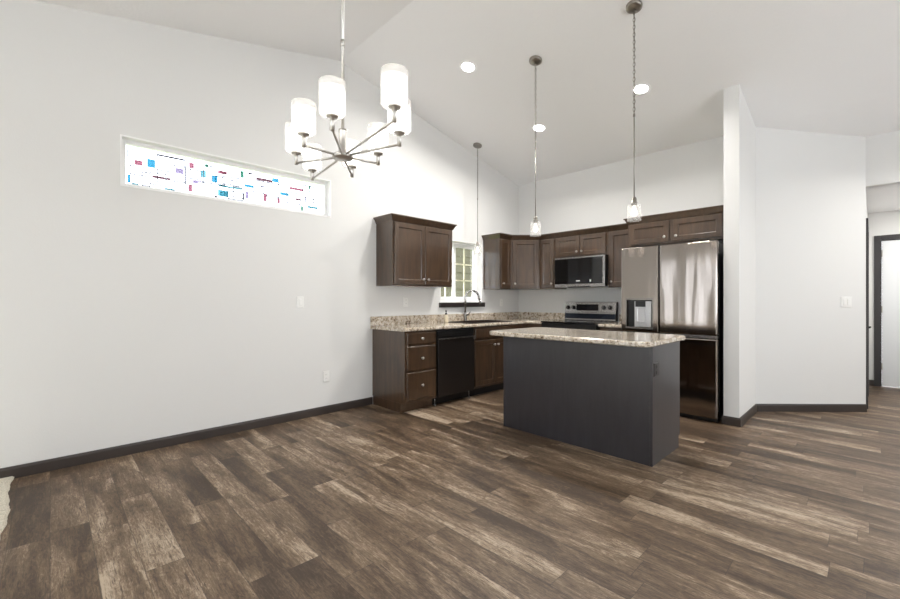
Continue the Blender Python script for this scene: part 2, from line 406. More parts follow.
struct('wall_right', wall_strips('X', XR, XR + .15, [(YR - .15, .95, [(0, None)]), (.95, 3.05, [(0, .75), (2.15, None)]), (3.05, 3.5, [(0, None)]),
       (3.5, 5.1, [(0, .75), (2.15, None)]), (5.1, YH + .12, [(0, None)])]), 'wall', 'wall to the right of the viewer', 'wall')
# pantry walls
bm = BM(); PX0, PX1, PY = -1.024, -.895, 4.72
prism(bm, [(PX0, PY), (PX1, PY), (PX1, 5.52), (PX0, 5.52)], 0, lambda x, y: ceil_z(y) + .04)
struct('wall_pantry_side', bm, 'wall', 'narrow white wall end standing right of the refrigerator', 'wall', )
DA = Vector((-.895, 5.50, 0)); DB = Vector((-.062, YH, 0)); dd = (DB - DA).normalized(); dn = Vector((dd.y, -dd.x, 0))
bm = BM(); q = [DA, DB, Vector((-.062, YH + .14, 0)), Vector((-.232, YH + .1, 0)), DA - dn * .14]
prism(bm, [(p.x, p.y) for p in q], 0, lambda x, y: ceil_z(min(y, YH)) + .04)
struct('wall_pantry_diagonal', bm, 'wall', 'white angled wall with the double switch, left of the hall opening', 'wall')
struct('wall_hall_header', B(-.062, XR + .1, YH, YH + .12, HC, ceil_z(YH) + .04), 'wall', 'bright white wall above the hall opening', 'wall')
struct('wall_hall_left', (lambda b_: (box(b_, -.2, -.062, YH + .12, 6.56, 0, HC), box(b_, -.2, -.062, 6.56, 7.36, 2.06, HC), box(b_, -.2, -.062, 7.36, 8.5, 0, HC), b_)[-1])(BM()), 'wall', 'hall wall seen edge-on behind the angled wall', 'wall')
struct('wall_hall_right', B(1.55, 1.7, YH + .12, 8.5, 0, HC), 'wall', 'right wall of the hall', 'wall')
struct('wall_hall_side', B(1.55, XR + .1, YH, YH + .12, 0, HC), 'wall', 'wall right of the hall opening', 'wall')
YF = 8.33
bm = BM(); box(bm, -.2, .062, YF, YF + .15, 0, HC); box(bm, .062, .90, YF, YF + .15, 2.05, HC); box(bm, .90, 1.7, YF, YF + .15, 0, HC)
struct('wall_hall_back', bm, 'wall', 'far wall of the hall around the white door', 'wall')

# baseboards
prof_b = [(0, 0), (.014, 0), (.014, .066), (.009, .083), (0, .083)]
def baseboard(name, path, label):
    bm = BM(); sweep(bm, path, prof_b); struct(name, bm, 'base', label, 'baseboard')
baseboard('baseboard_left', [(XL, YR), (XL, 2.688)], 'dark baseboard along the left wall')
baseboard('baseboard_pantry', [(PX0, PY + .12), (PX0, PY), (PX1, PY), (PX1, DA.y), (DB.x, DB.y)][::1], 'dark baseboard around the pantry walls')
baseboard('baseboard_hall', [(-.062, 7.43), (-.062, YF), (.0, YF)], 'dark baseboard at the left of the hall')
# door at the end of the hall
def casing(bm, x0, x1, z1, y, wd=.062, t=.018):
    box(bm, x0 - wd, x0, y - t, y, 0, z1 + wd); box(bm, x1, x1 + wd, y - t, y, 0, z1 + wd); box(bm, x0, x1, y - t, y, z1, z1 + wd)
d1 = struct('door_1', B(.075, .887, YF + .02, YF + .06, .01, 2.035), 'door_white', 'white door with dark frame at the end of the hall', 'door', .003)
bm = BM(); casing(bm, .062, .90, 2.05, YF); box(bm, .062, .074, YF, YF + .1, 0, 2.05); box(bm, .888, .90, YF, YF + .1, 0, 2.05); box(bm, .074, .888, YF, YF + .1, 2.038, 2.05)
obj('door_frame', bm, 'trim_dark', d1, .003)
for hz in (.28, 1.08, 1.86):
    bm = BM(); cyl(bm, (.077, YF + .012, hz - .045), (.077, YF + .012, hz + .045), .007, seg=10); obj('hinge', bm, 'nickel', d1)
bm = BM(); cyl(bm, (.83, YF + .02, .95), (.83, YF - .02, .95), .02); cyl(bm, (.83, YF - .02, .95), (.73, YF - .025, .95), .009); obj('door_handle', bm, 'nickel', d1)
# door in the hall's left wall, seen edge-on
d2 = struct('door_2', B(-.13, -.09, 6.575, 7.345, .01, 2.045), 'door_white', 'door behind the angled wall seen edge-on with a lever handle', 'door', .003)
bm = BM()
box(bm, -.062, -.044, 6.50, 6.56, 0, 2.12); box(bm, -.062, -.044, 7.36, 7.42, 0, 2.12); box(bm, -.062, -.044, 6.56, 7.36, 2.06, 2.12)
box(bm, -.2, -.062, 6.56, 6.573, 0, 2.06); box(bm, -.2, -.062, 7.347, 7.36, 0, 2.06); obj('door_frame', bm, 'trim_dark', d2, .002)
bm = BM(); cyl(bm, (-.09, 6.66, .90), (-.03, 6.66, .90), .012); cyl(bm, (-.032, 6.655, .90), (-.028, 6.78, .90), .009, .008); obj('door_handle', bm, 'black', d2)

# ------------------------------------------------------------------ outside
struct('ground', B(-14, XL - .16, -4, 13, -.5, -.3), 'grass', 'lawn outside the windows', 'lawn')
hs = thing('neighbour_house', (-7.6, 8.5, -.3), 'olive beige lap-sided house seen through the sink window', 'house')
bm = BM(); z = -.3
while z < 2.95:
    v = [bm.verts.new(p) for p in ((-7.2, 6.2, z), (-7.2, 12, z), (-7.225, 12, z + .2), (-7.225, 6.2, z + .2), (-7.225, 6.2, z), (-7.225, 12, z))]
    bm.faces.new((v[0], v[1], v[2], v[3])); bm.faces.new((v[4], v[5], v[1], v[0])); z += .2
box(bm, -9.5, -7.226, 6.2, 12, -.3, 2.95); obj('wall', bm, 'siding', hs)
bm = BM(); prism(bm, [(-9.9, 6.0), (-6.9, 6.0), (-6.9, 12.3), (-9.9, 12.3)], 2.96, lambda x, y: 3.05 if x > -8 else 3.9); obj('roof', bm, 'roof', hs)

# ------------------------------------------------------------------ window_1: coloured glass transom
y0, y1, z0, z1 = W1
def frame_x(bm, x0, x1, ya, yb, za, zb, wd):
    box(bm, x0, x1, ya, ya + wd, za, zb); box(bm, x0, x1, yb - wd, yb, za, zb); box(bm, x0, x1, ya + wd, yb - wd, za, za + wd); box(bm, x0, x1, ya + wd, yb - wd, zb - wd, zb)
w1 = struct('window_1', (lambda b_: (frame_x(b_, XL - .15, XL + .004, y0, y1, z0, z1, .012), b_)[-1])(BM()), 'white', 'long narrow white window with coloured glass squares high on the left wall', 'window')
bm = BM(); frame_x(bm, XL - .12, XL - .065, y0 + .012, y1 - .012, z0 + .012, z1 - .012, .03); obj('window_frame', bm, 'white', w1, .004)
GX = XL - .09
obj('glass', B(GX - .004, GX, y0 + .042, y1 - .042, z0 + .042, z1 - .042), 'glass', w1)
F_ = F_PX; cs, sn = math.cos(TH), math.sin(TH)
def on_x(u, v, X):
    t_ = (u - 450) / F_; wv = (300.185 - v) / F_; k = X / (-sn + cs * t_); return k * (cs + sn * t_), CAM_H + k * wv
ART = {'red': (192, 122, 140), 'blue': (84, 178, 220), 'gray': (168, 166, 178), 'violet': (186, 170, 205), 'brown': (140, 102, 112), 'teal': (92, 158, 172),
       'green': (92, 158, 136), 'cyan': (128, 208, 226), 'lead': (92, 88, 98), 'line': (196, 196, 202), 'tealline': (100, 172, 182)}
pieces = [(183, 262, 245, 305, 'red', 0), (278, 255, 338, 320, 'blue', 0), (290, 321, 338, 333, 'gray', 0), (355, 224, 560, 262, 'lead', 9), (490, 322, 552, 368, 'violet', 0),
          (315, 380, 455, 412, 'brown', 13), (130, 372, 155, 430, 'blue', 0), (163, 432, 215, 460, 'teal', 0), (410, 470, 487, 500, 'teal', 0), (592, 282, 628, 325, 'red', 0),
          (712, 292, 735, 318, 'green', 0), (682, 340, 718, 392, 'cyan', 0), (585, 445, 615, 497, 'red', 0), (765, 378, 805, 430, 'blue', 0), (808, 342, 875, 372, 'red', 0),
          (810, 452, 898, 468, 'tealline', 8), (808, 485, 888, 540, 'cyan', 0), (783, 528, 803, 548, 'lead', 0), (352, 226, 357, 430, 'line', 0), (565, 262, 570, 440, 'line', 0),
          (355, 335, 460, 352, 'line', 4), (128, 178, 133, 238, 'line', 0), (133, 178, 240, 196, 'line', 4), (620, 415, 690, 425, 'violet', 4), (690, 420, 695, 495, 'line', 0), (620, 490, 690, 500, 'line', 3),
          (620, 418, 660, 440, 'violet', 0)]
pieces2 = [(0, 193, 50, 222, 'red', 0), (152, 195, 178, 245, 'green', 0), (210, 207, 245, 222, 'lead', 9), (270, 247, 390, 275, 'brown', 13), (390, 248, 440, 282, 'blue', 0),
           (80, 262, 130, 275, 'gray', 5), (80, 265, 84, 302, 'gray', 0), (0, 300, 165, 335, 'tealline', 8), (183, 293, 250, 322, 'blue', 0), (325, 365, 350, 420, 'red', 0),
           (172, 365, 182, 410, 'gray', 0), (190, 350, 215, 400, 'violet', 0), (300, 300, 325, 318, 'gray', 0), (518, 313, 625, 348, 'red', 13), (450, 352, 515, 382, 'blue', 0),
           (428, 400, 448, 438, 'red', 0), (565, 397, 605, 418, 'brown', 0), (664, 303, 677, 330, 'green', 0), (664, 345, 677, 358, 'green', 0), (630, 385, 645, 415, 'gray', 0), (660, 395, 710, 418, 'line', 5),
           (605, 458, 622, 495, 'green', 0), (655, 458, 730, 478, 'teal', 11), (0, 340, 65, 390, 'cyan', 0), (440, 285, 444, 400, 'line', 0)]
def outline(lst, a, b_, c, d_):
    sl = .17
    lst += [(a, b_, c, b_ + (c - a) * sl + 2, 'line', 4), (a, d_ - 2, c, d_ + (c - a) * sl, 'line', 4), (a - 2, b_, a + 2, d_, 'line', 0), (c - 2, b_ + (c - a) * sl, c + 2, d_ + (c - a) * sl, 'line', 0)]
for r_ in ((150, 300, 270, 365), (300, 350, 420, 440), (480, 300, 560, 420), (600, 330, 680, 400), (700, 300, 760, 430), (790, 380, 860, 440), (240, 350, 300, 450)): outline(pieces, *r_)
for r_ in ((20, 230, 140, 290), (100, 310, 180, 390), (250, 260, 330, 350), (350, 280, 440, 380), (500, 350, 600, 430), (620, 300, 700, 420), (60, 340, 170, 400)): outline(pieces2, *r_)
keys = list(ART); bm = BM()
for lst, ox, oy in ((pieces, 110, 125), (pieces2, 220, 145)):
    for a, b_, c, d_, col, thin in lst:
        ua, va, ub, vb = ox + a / 7.483, oy + b_ / 7.483, ox + c / 7.483, oy + d_ / 7.483
        um, vm = (ua + ub) / 2, (va + vb) / 2
        ya = on_x(ua, vm, GX + .003)[0]; yb = on_x(ub, vm, GX + .003)[0]
        zc = on_x(um, vm, GX + .003)[1]
        hpx = (max(9, thin * 1.4) if thin else max(4, (d_ - b_) - abs(c - a) * .17)) / 7.483
        kk = -(GX) / (sn - cs * (um - 450) / F_); hh = hpx * kk / F_ * (1 if thin else 1.12)
        if abs(c - a) < 8: ya, yb = (ya + yb) / 2 - .004, (ya + yb) / 2 + .004
        box(bm, GX + .001, GX + .006, ya, yb, zc - hh / 2, zc + hh / 2, keys.index(col))
obj('coloured_glass', bm, [art_glass('art_glass_' + k, ART[k]) for k in keys], w1)['label'] = 'blue, red and grey glass squares'

# ------------------------------------------------------------------ window_2: sliding window over the sink
y0, y1, z0, z1 = W2
bm = BM(); frame_x(bm, XL - .15, XL + .003, y0, y1, z0, z1, .012)
w2 = struct('window_2', bm, 'white', 'white sliding window with grilles over the sink', 'window')
FX = XL - .10
bm = BM(); frame_x(bm, FX - .05, FX + .012, y0 + .012, y1 - .012, z0 + .012, z1 - .012, .035); obj('window_frame', bm, 'white', w2, .003)
ym = 4.15
for k, (ya, yb, dx) in enumerate(((y0 + .047, ym + .02, -.02), (ym - .02, y1 - .047, 0.))):
    bm = BM(); frame_x(bm, FX - .025 + dx, FX + dx, ya, yb, z0 + .047, z1 - .047, .036); s_ = obj('sash', bm, 'white', w2, .003)
    obj('glass', B(FX - .016 + dx, FX - .010 + dx, ya + .036, yb - .036, z0 + .083, z1 - .083), 'glass', s_)
    bm = BM(); yc = (ya + yb) / 2; za, zb = z0 + .083, z1 - .083
    box(bm, FX - .02 + dx, FX - .006 + dx, yc - .009, yc + .009, za, zb)
    for q in (1, 2): zz = za + (zb - za) * q / 3; box(bm, FX - .02 + dx, FX - .006 + dx, ya + .036, yb - .036, zz - .009, zz + .009)
    obj('grille', bm, simple('cream_grille', (236, 232, 205), .4) if k == 0 else bpy.data.materials['cream_grille'], s_)
bm = B(XL - .1, XL + .035, y0 - .02, y1 + .03, z0 - .065, z0); obj('window_sill', bm, 'sill', w2, .004)['label'] = 'dark stained sill'

# windows and patio door out of view (they let the daylight in)
def win_y(name, x0, x1, z0, z1, y, mull, label, mw=.05):
    bm = BM(); wd = .06
    box(bm, x0, x0 + wd, y - .1, y, z0, z1); box(bm, x1 - wd, x1, y - .1, y, z0, z1); box(bm, x0 + wd, x1 - wd, y - .1, y, z0, z0 + wd); box(bm, x0 + wd, x1 - wd, y - .1, y, z1 - wd, z1)
    for m_ in mull: box(bm, m_ - mw, m_ + mw, y - .09, y - .01, z0 + wd, z1 - wd)
    o = struct(name, bm, 'white', label, 'window'); obj('glass', B(x0 + wd, x1 - wd, y - .06, y - .054, z0 + wd, z1 - wd), 'glass', o)
win_y('window_3', -3.90, -2.74, .05, 2.35, YR - .02, (-3.53, -3.065), 'three tall slim panes behind the viewer', .09)
win_y('window_4', -1.4, 1.9, .7, 2.1, YR - .02, (-.3, .8), 'window behind the viewer')
def win_x(name, ya, yb, z0, z1, x, label):
    bm = BM(); frame_x(bm, x, x + .1, ya, yb, z0, z1, .06); box(bm, x + .01, x + .09, (ya + yb) / 2 - .04, (ya + yb) / 2 + .04, z0 + .06, z1 - .06)
    o = struct(name, bm, 'white', label, 'window'); obj('glass', B(x + .05, x + .056, ya + .06, yb - .06, z0 + .06, z1 - .06), 'glass', o)
win_x('window_5', .95, 3.05, .75, 2.15, XR + .02, 'window right of the viewer'); win_x('window_6', 3.5, 5.1, .75, 2.15, XR + .02, 'window beside the hall opening')

# ------------------------------------------------------------------ cabinets
SHAKER = [(0, 0), (0, .016), (.004, .020), (.052, .020), (.060, .011), (.066, .011)]
SLAB = [(0, 0), (0, .012), (.006, .019), (.012, .020)]
def shaker(O, U, Nn, w, h, parent, name='door', knob=None, prof=SHAKER, mat='wood'):
    bm = BM(); rings_panel(bm, O, U, Nn, w, h, prof); d = obj(name, bm, mat, parent)
    if knob:
        O, U, Nn = Vector(O), Vector(U).normalized(), Vector(Nn).normalized()
        c = O + U * knob[0] + Vector((0, 0, knob[1])) + Nn * .0195
        bm = BM(); lathe(bm, c, [(0, 0), (.008, 0), (.0055, .004), (.0055, .013), (.013, .017), (.0155, .022), (.014, .027), (0, .030)], 18, Nn)
        obj('knob', bm, 'nickel', d)
    return d
TZ = 2.125      # top of the wall-cabinet boxes
CROWN = [(0, -.022), (.004, -.022), (.010, -.012), (.030, .028), (.040, .034), (.040, .046), (0, .046)]
def crown(path, parent, z=TZ, name='crown_moulding'):
    bm = BM(); sweep(bm, path, [(a, z + b_) for a, b_ in CROWN]); return obj(name, bm, 'wood', parent)
UB = 1.372; UX = XL + .315; WG = .001
# left double-door wall cabinet
ya, yb = 2.745, 3.688
c = thing('wall_cabinet', (XL, (ya + yb) / 2, UB), 'dark brown two-door wall cabinet hanging left of the sink window', 'cabinet', 'dark wall cabinets')
obj('carcass', B(XL, UX, ya, yb, UB, TZ), 'wood', c, .002)
dw = (yb - ya - .05) / 2
shaker((UX, ya + .022, UB + .02), (0, 1, 0), (1, 0, 0), dw, TZ - UB - .055, c, knob=(dw - .035, .06))
shaker((UX, ya + .022 + dw + .006, UB + .02), (0, 1, 0), (1, 0, 0), dw, TZ - UB - .055, c, knob=(.035, .06))
crown([(XL, ya), (UX + .005, ya), (UX + .005, yb), (XL, yb)], c)
# nine-inch cabinet left of the corner
ya, yb = 4.645, 4.893
c = thing('wall_cabinet', (XL, (ya + yb) / 2, UB), 'very narrow dark wall cabinet beside the sink window with pale reflection on its side', 'cabinet', 'dark wall cabinets')
obj('carcass', B(XL, UX, ya, yb, UB, TZ), 'wood', c, .002)
shaker((UX, ya + .015, UB + .02), (0, 1, 0), (1, 0, 0), yb - ya - .03, TZ - UB - .055, c, knob=(.035, .06))
crown([(XL, ya), (UX + .005, ya), (UX + .005, yb + .002)], c)
# diagonal corner cabinet
cx1, cy0 = -3.455, 4.895; UYf = YB - .315
c = thing('corner_wall_cabinet', (XL + .25, YB - .25, UB), 'diagonal dark wall cabinet filling the kitchen corner', 'cabinet', 'dark wall cabinets')
bm = BM(); prism(bm, [(XL, cy0), (UX, cy0), (cx1, UYf), (cx1, YB), (XL, YB)], UB, TZ); obj('carcass', bm, 'wood', c, .002)
U = Vector((cx1 - UX, UYf - cy0, 0)); Lg = U.length; Un = U.normalized(); Nn = Vector((Un.y, -Un.x, 0)); O = Vector((UX, cy0, UB + .02)) + Un * .03
shaker(O, Un, Nn, Lg - .06, TZ - UB - .055, c, knob=(.035, .06))
crown([(UX + .002, cy0 + .001), (cx1, UYf - .003)], c)
# narrow wall cabinet on the back wall
def back_cab(xa, xb, zb, doors, label, zt=TZ, yf=None, knobs=None, group='dark wall cabinets'):
    yf = yf if yf is not None else YB - .315
    c = thing('wall_cabinet', ((xa + xb) / 2, YB, zb), label, 'cabinet', group)
    obj('carcass', B(xa, xb, yf, YB, zb, zt), 'wood', c, .002)
    for (da, db, kx) in doors:
        shaker((da, yf, zb + .02), (1, 0, 0), (0, -1, 0), db - da, zt - zb - .055, c, knob=(kx - da, .055))
    return c
c = back_cab(-3.453, -3.192, UB, [(-3.437, -3.205, -3.235)], 'narrow dark wall cabinet between the corner cabinet and the microwave')
crown([(-3.453, UYf), (-3.192, UYf)], c)
c = back_cab(-3.190, -2.413, 1.800, [(-3.170, -2.804, -2.838), (-2.798, -2.432, -2.765)], 'short two-door dark wall cabinet above the microwave')
crown([(-3.190, UYf), (-2.413, UYf)], c)
c = back_cab(-2.411, -2.035, UB, [(-2.385, -2.06, -2.352)], 'tall dark wall cabinet between the microwave and the refrigerator')
crown([(-2.411, UYf), (-2.020, UYf)], c)
FYf = 4.915
c = back_cab(-2.03, -1.026, 1.835, [(-2.005, -1.575, -1.62), (-1.535, -1.075, -1.50)], 'wide dark two-door wall cabinet above the refrigerator', yf=FYf)
crown([(-2.03, UYf - .05), (-2.03, FYf), (-1.026, FYf)], c)

# ---- base cabinets, left run
BX = XL + .61; CB = .876
def base_left(name, ya, yb, label, end=False):
    c = thing(name, (XL + .3, (ya + yb) / 2, 0), label, 'cabinet', 'dark base cabinets')
    bm = BM(); x0 = XL + .003
    if name == 'sink_cabinet':      # open box: the sink bowl hangs inside
        box(bm, x0, BX, ya, ya + .016, .10, CB); box(bm, x0, BX, yb - .016, yb, .10, CB); box(bm, x0, BX, ya + .016, yb - .016, .10, .116)
        box(bm, BX - .018, BX, ya + .016, yb - .016, .116, CB); box(bm, x0, x0 + .012, ya + .016, yb - .016, .116, CB)
    else: box(bm, x0, BX, ya, yb, .10, CB)
    obj('carcass', bm, 'wood', c, .002)
    obj('toe_kick', B(XL + .016, BX - .07, ya + (0 if end else 0), yb, 0, .10), 'wood' if end else 'toe_dark', c)
    return c
c = base_left('drawer_cabinet', 2.691, 3.14, 'dark three-drawer base cabinet at the near end of the counter', True)
for z0, h in ((.725, .130), (.445, .265), (.135, .295)):
    bm = BM(); rings_panel(bm, (BX, 2.712, z0), (0, 1, 0), (1, 0, 0), .405, h, SLAB); d = obj('drawer', bm, 'wood', c)
    bm = BM(); lathe(bm, (BX + .0195, 2.712 + .2, z0 + h / 2), [(0, 0), (.008, 0), (.0055, .004), (.0055, .013), (.013, .017), (.0155, .022), (.014, .027), (0, .030)], 18, (1, 0, 0)); obj('knob', bm, 'nickel', d)
c = base_left('sink_cabinet', 3.766, 4.62, 'dark two-door base cabinet under the sink')
for k, ya in enumerate((3.782, 4.176)):
    shaker((BX, ya, .135), (0, 1, 0), (1, 0, 0), .388, .565, c, knob=(.355 if k == 0 else .033, .50))
bm = BM(); rings_panel(bm, (BX, 3.782, .725), (0, 1, 0), (1, 0, 0), .782, .130, SLAB); obj('false_front', bm, 'wood', c)
c = thing('corner_base_cabinet', (XL + .3, YB - .3, 0), 'dark base cabinet in the corner behind the island', 'cabinet', 'dark base cabinets')
bm = BM(); prism(bm, [(XL + .003, 4.622), (BX, 4.622), (BX, YB - .61), (-3.19, YB - .61), (-3.19, YB - .003), (XL + .003, YB - .003)], .10, CB); obj('carcass', bm, 'wood', c, .002)
bm = BM(); prism(bm, [(XL + .016, 4.622), (BX - .07, 4.622), (BX - .07, YB - .54), (-3.19, YB - .54), (-3.19, YB - .003), (XL + .016, YB - .003)], 0, .10); obj('toe_kick', bm, 'toe_dark', c)
bm = BM(); rings_panel(bm, (BX + .03, YB - .61, .135), (1, 0, 0), (0, -1, 0), -3.20 - BX - .03, .72, SHAKER); obj('door', bm, 'wood', c)
c = thing('base_cabinet', (-2.2, YB - .3, 0), 'dark base cabinet squeezed between the range and the refrigerator', 'cabinet', 'dark base cabinets')
obj('carcass', B(-2.385, -2.01, YB - .61, YB, .10, CB), 'wood', c, .002); obj('toe_kick', B(-2.385, -2.01, YB - .54, YB, 0, .10), 'toe_dark', c)
bm = BM(); rings_panel(bm, (-2.37, YB - .61, .725), (1, 0, 0), (0, -1, 0), .345, .13, SLAB); obj('drawer', bm, 'wood', c)
bm = BM(); rings_panel(bm, (-2.37, YB - .61, .135), (1, 0, 0), (0, -1, 0), .345, .57, SHAKER); obj('door', bm, 'wood', c)

# ---- dishwasher
c = thing('dishwasher', (XL + .3, 3.453, 0), 'black dishwasher under the counter between drawers and sink cabinet', 'dishwasher')
obj('body', B(XL + .02, BX - .005, 3.145, 3.762, .10, CB - .012), 'black', c)
bm = B(BX - .004, BX + .026, 3.153, 3.754, .105, .770); obj('door', bm, simple('black_steel_front', (52, 47, 45), .3, .6), c, .006)
obj('control_panel', B(BX - .004, BX + .014, 3.153, 3.754, .795, .855), 'black', c, .003)
bm = BM(); box(bm, BX + .0265, BX + .036, 3.156, 3.735, .757, .769); obj('top_highlight', bm, 'steel', c)  # steel strip standing in for the highlight along the door's top edge
obj('latch', B(BX + .027, BX + .036, 3.737, 3.752, .725, .775), 'steel', c, .002)
for yy in (3.16, 3.73):
    bm = BM(); cyl(bm, (BX - .045, yy, .0), (BX - .045, yy, .015), .016, seg=14); cyl(bm, (BX - .045, yy, .015), (BX - .045, yy, .10), .006, seg=10); obj('levelling_foot', bm, 'steel', c)
obj('toe_kick', B(BX - .1, BX - .07, 3.145, 3.762, 0.005, .10), 'toe_dark', c)

# ---- countertop along left and back walls
CX = XL + .637
def nose(xback, xf, z0=.876, z1=.914):
    return [(xback, z0), (xf - .006, z0), (xf, z0 + .008), (xf, z1 - .014), (xf - .004, z1 - .004), (xf - .014, z1), (xback, z1)]
def ext_y(bm, prof, ya, yb):
    a = [bm.verts.new((x, ya, z)) for x, z in prof]; b_ = [bm.verts.new((x, yb, z)) for x, z in prof]; n = len(prof)
    bm.faces.new(a[::-1]); bm.faces.new(b_)
    for k in range(n): bm.faces.new((a[k], a[(k + 1) % n], b_[(k + 1) % n], b_[k]))
def ext_x(bm, prof, xa, xb):
    a = [bm.verts.new((xa, y, z)) for y, z in prof]; b_ = [bm.verts.new((xb, y, z)) for y, z in prof]; n = len(prof)
    bm.faces.new(a[::-1]); bm.faces.new(b_)
    for k in range(n): bm.faces.new((a[k], a[(k + 1) % n], b_[(k + 1) % n], b_[k]))
SK = (-3.975, -3.50, 3.795, 4.575)
c = thing('countertop', (XL, 2.665, .876), 'speckled tan laminate countertop running under the sink window into the corner', 'countertop')
bm = BM()
ext_y(bm, nose(XL, CX), 2.665, SK[2]); ext_y(bm, nose(SK[1], CX), SK[2], SK[3]); box(bm, XL, SK[0], SK[2], SK[3], .876, .914); ext_y(bm, nose(XL, CX), SK[3], YB - .637)
box(bm, XL, CX, YB - .637, YB, .876, .914)
yf = YB - .637
ext_x(bm, [(YB, .876), (yf + .006, .876), (yf, .884), (yf, .900), (yf + .004, .910), (yf + .014, .914), (YB, .914)], CX, -3.187)
obj('counter_slab', bm, 'granite', c)
bm = BM(); sp = [(0, 0), (.022, 0), (.022, .094), (.017, .102), (0, .102)]
a_ = [(XL, 2.665), (XL, YB), (-3.187, YB)]; sweep(bm, a_, [(o_, .9145 + z_) for o_, z_ in sp]); obj('backsplash', bm, 'granite', c)
c = thing('countertop', (-2.2, YB, .876), 'short piece of speckled countertop between the range and the refrigerator', 'countertop')
bm = BM(); ext_x(bm, [(YB, .876), (yf + .006, .876), (yf, .884), (yf, .900), (yf + .004, .910), (yf + .014, .914), (YB, .914)], -2.39, -2.008); obj('counter_slab', bm, 'granite', c)
bm = BM(); sweep(bm, [(-2.39, YB), (-2.008, YB)], [(o_, .9145 + z_) for o_, z_ in sp]); obj('backsplash', bm, 'granite', c)

# ---- sink, faucet, soap bottle
c = thing('sink', ((SK[0] + SK[1]) / 2, (SK[2] + SK[3]) / 2, .72), 'dark drop-in kitchen sink in the counter below the window', 'sink')
dk = simple('dark_composite', (48, 38, 34), .4)
bm = BM(); box(bm, SK[0] + .004, SK[1] - .004, SK[2] + .004, SK[3] - .004, .72, .735)
for a in ((SK[0] + .004, SK[0] + .016, SK[2] + .004, SK[3] - .004), (SK[1] - .016, SK[1] - .004, SK[2] + .004, SK[3] - .004), (SK[0] + .016, SK[1] - .016, SK[2] + .004, SK[2] + .016), (SK[0] + .016, SK[1] - .016, SK[3] - .016, SK[3] - .004)): box(bm, *a, .735, .914)
obj('basin', bm, dk, c)
bm = BM()
for a in ((SK[0] - .012, SK[0] + .014, SK[2] - .012, SK[3] + .012), (SK[1] - .014, SK[1] + .012, SK[2] - .012, SK[3] + .012), (SK[0] + .014, SK[1] - .014, SK[2] - .012, SK[2] + .014), (SK[0] + .014, SK[1] - .014, SK[3] - .014, SK[3] + .012)): box(bm, *a, .9145, .921)
obj('rim', bm, dk, c)
bm = BM(); lathe(bm, (-3.75, 4.14, .735), [(0, .003), (.03, .003), (.045, .006), (.045, 0)], 24); obj('drain', bm, 'chrome', c)
FXc, FYc = -4.02, 4.205
c = thing('faucet', (FXc, FYc, .914), 'chrome gooseneck faucet standing behind the sink', 'faucet')
bm = BM(); lathe(bm, (FXc, FYc, .9145), [(0, 0), (.027, 0), (.027, .006), (.020, .012), (.020, .09), (.016, .11), (0, .11)], 24); obj('body', bm, 'chrome', c)
bm = BM(); dv = Vector((.35, .94, 0)).normalized(); pts = [(FXc, FYc, 1.02), (FXc, FYc, 1.22)]
R_ = .108
for k in range(0, 15):
    a = PI - k * PI * 1.0 / 14; pts.append((FXc + dv.x * (R_ + R_ * math.cos(a)), FYc + dv.y * (R_ + R_ * math.cos(a)), 1.235 + R_ * math.sin(a)))
e = Vector(pts[-1]); pts.append(e + dv * .012 + Vector((0, 0, -.03)))
tube(bm, pts, .0145); obj('spout', bm, 'chrome', c)
e2 = Vector(pts[-1]); bm = BM(); cyl(bm, e2 + Vector((0, 0, .01)), e2 + dv * .012 + Vector((0, 0, -.06)), .0165, .018); obj('spray_head', bm, 'chrome', c)
bm = BM(); cyl(bm, (FXc, FYc, 1.0), (FXc + .01, FYc + .045, 1.0), .013); cyl(bm, (FXc + .01, FYc + .04, 1.0), (FXc + .03, FYc + .075, 1.045), .006, .005); obj('lever', bm, 'chrome', c)
c = thing('soap_bottle', (-3.93, 3.745, .914), 'small cream soap bottle with black pump beside the sink', 'bottle')
bm = BM(); lathe(bm, (-3.93, 3.745, .9145), [(0, 0), (.028, 0), (.032, .01), (.032, .07), (.022, .095), (.011, .105), (0, .105)], 24); obj('bottle', bm, 'cream', c)
bm = BM(); lathe(bm, (-3.93, 3.745, 1.0196), [(0, 0), (.014, 0), (.014, .018), (.005, .02), (.005, .04), (.014, .042), (.014, .052), (0, .054)], 18); cyl(bm, (-3.93, 3.745, 1.067), (-3.89, 3.715, 1.062), .005, seg=10); obj('pump', bm, 'black', c)

# ---- range
RX0, RX1, RYf = -3.180, -2.392, 4.83
c = thing('range', ((RX0 + RX1) / 2, 5.15, 0), 'stainless electric range with black glass cooktop on the back wall', 'range')
obj('body', B(RX0 + .003, RX1 - .003, RYf + .03, YB - .012, .03, .905), 'black', c)
obj('oven_door', B(RX0 + .006, RX1 - .006, RYf, RYf + .028, .22, .80), 'steel', c, .004)
obj('oven_window', B(RX0 + .10, RX1 - .10, RYf - .003, RYf + .001, .33, .68), 'black_glass', c, .001)
obj('storage_drawer', B(RX0 + .006, RX1 - .006, RYf, RYf + .028, .05, .21), 'steel', c, .004)
obj('front_rail', B(RX0 + .003, RX1 - .003, RYf + .002, RYf + .03, .81, .90), 'black', c, .004)
bm = BM(); tube(bm, [(RX0 + .06, RYf, .76), (RX0 + .06, RYf - .045, .76), (RX1 - .06, RYf - .045, .76), (RX1 - .06, RYf, .76)], .011); obj('oven_handle', bm, 'steel', c)
obj('cooktop', B(RX0, RX1, RYf - .012, 5.43, .906, .922), 'black_glass', c, .004)
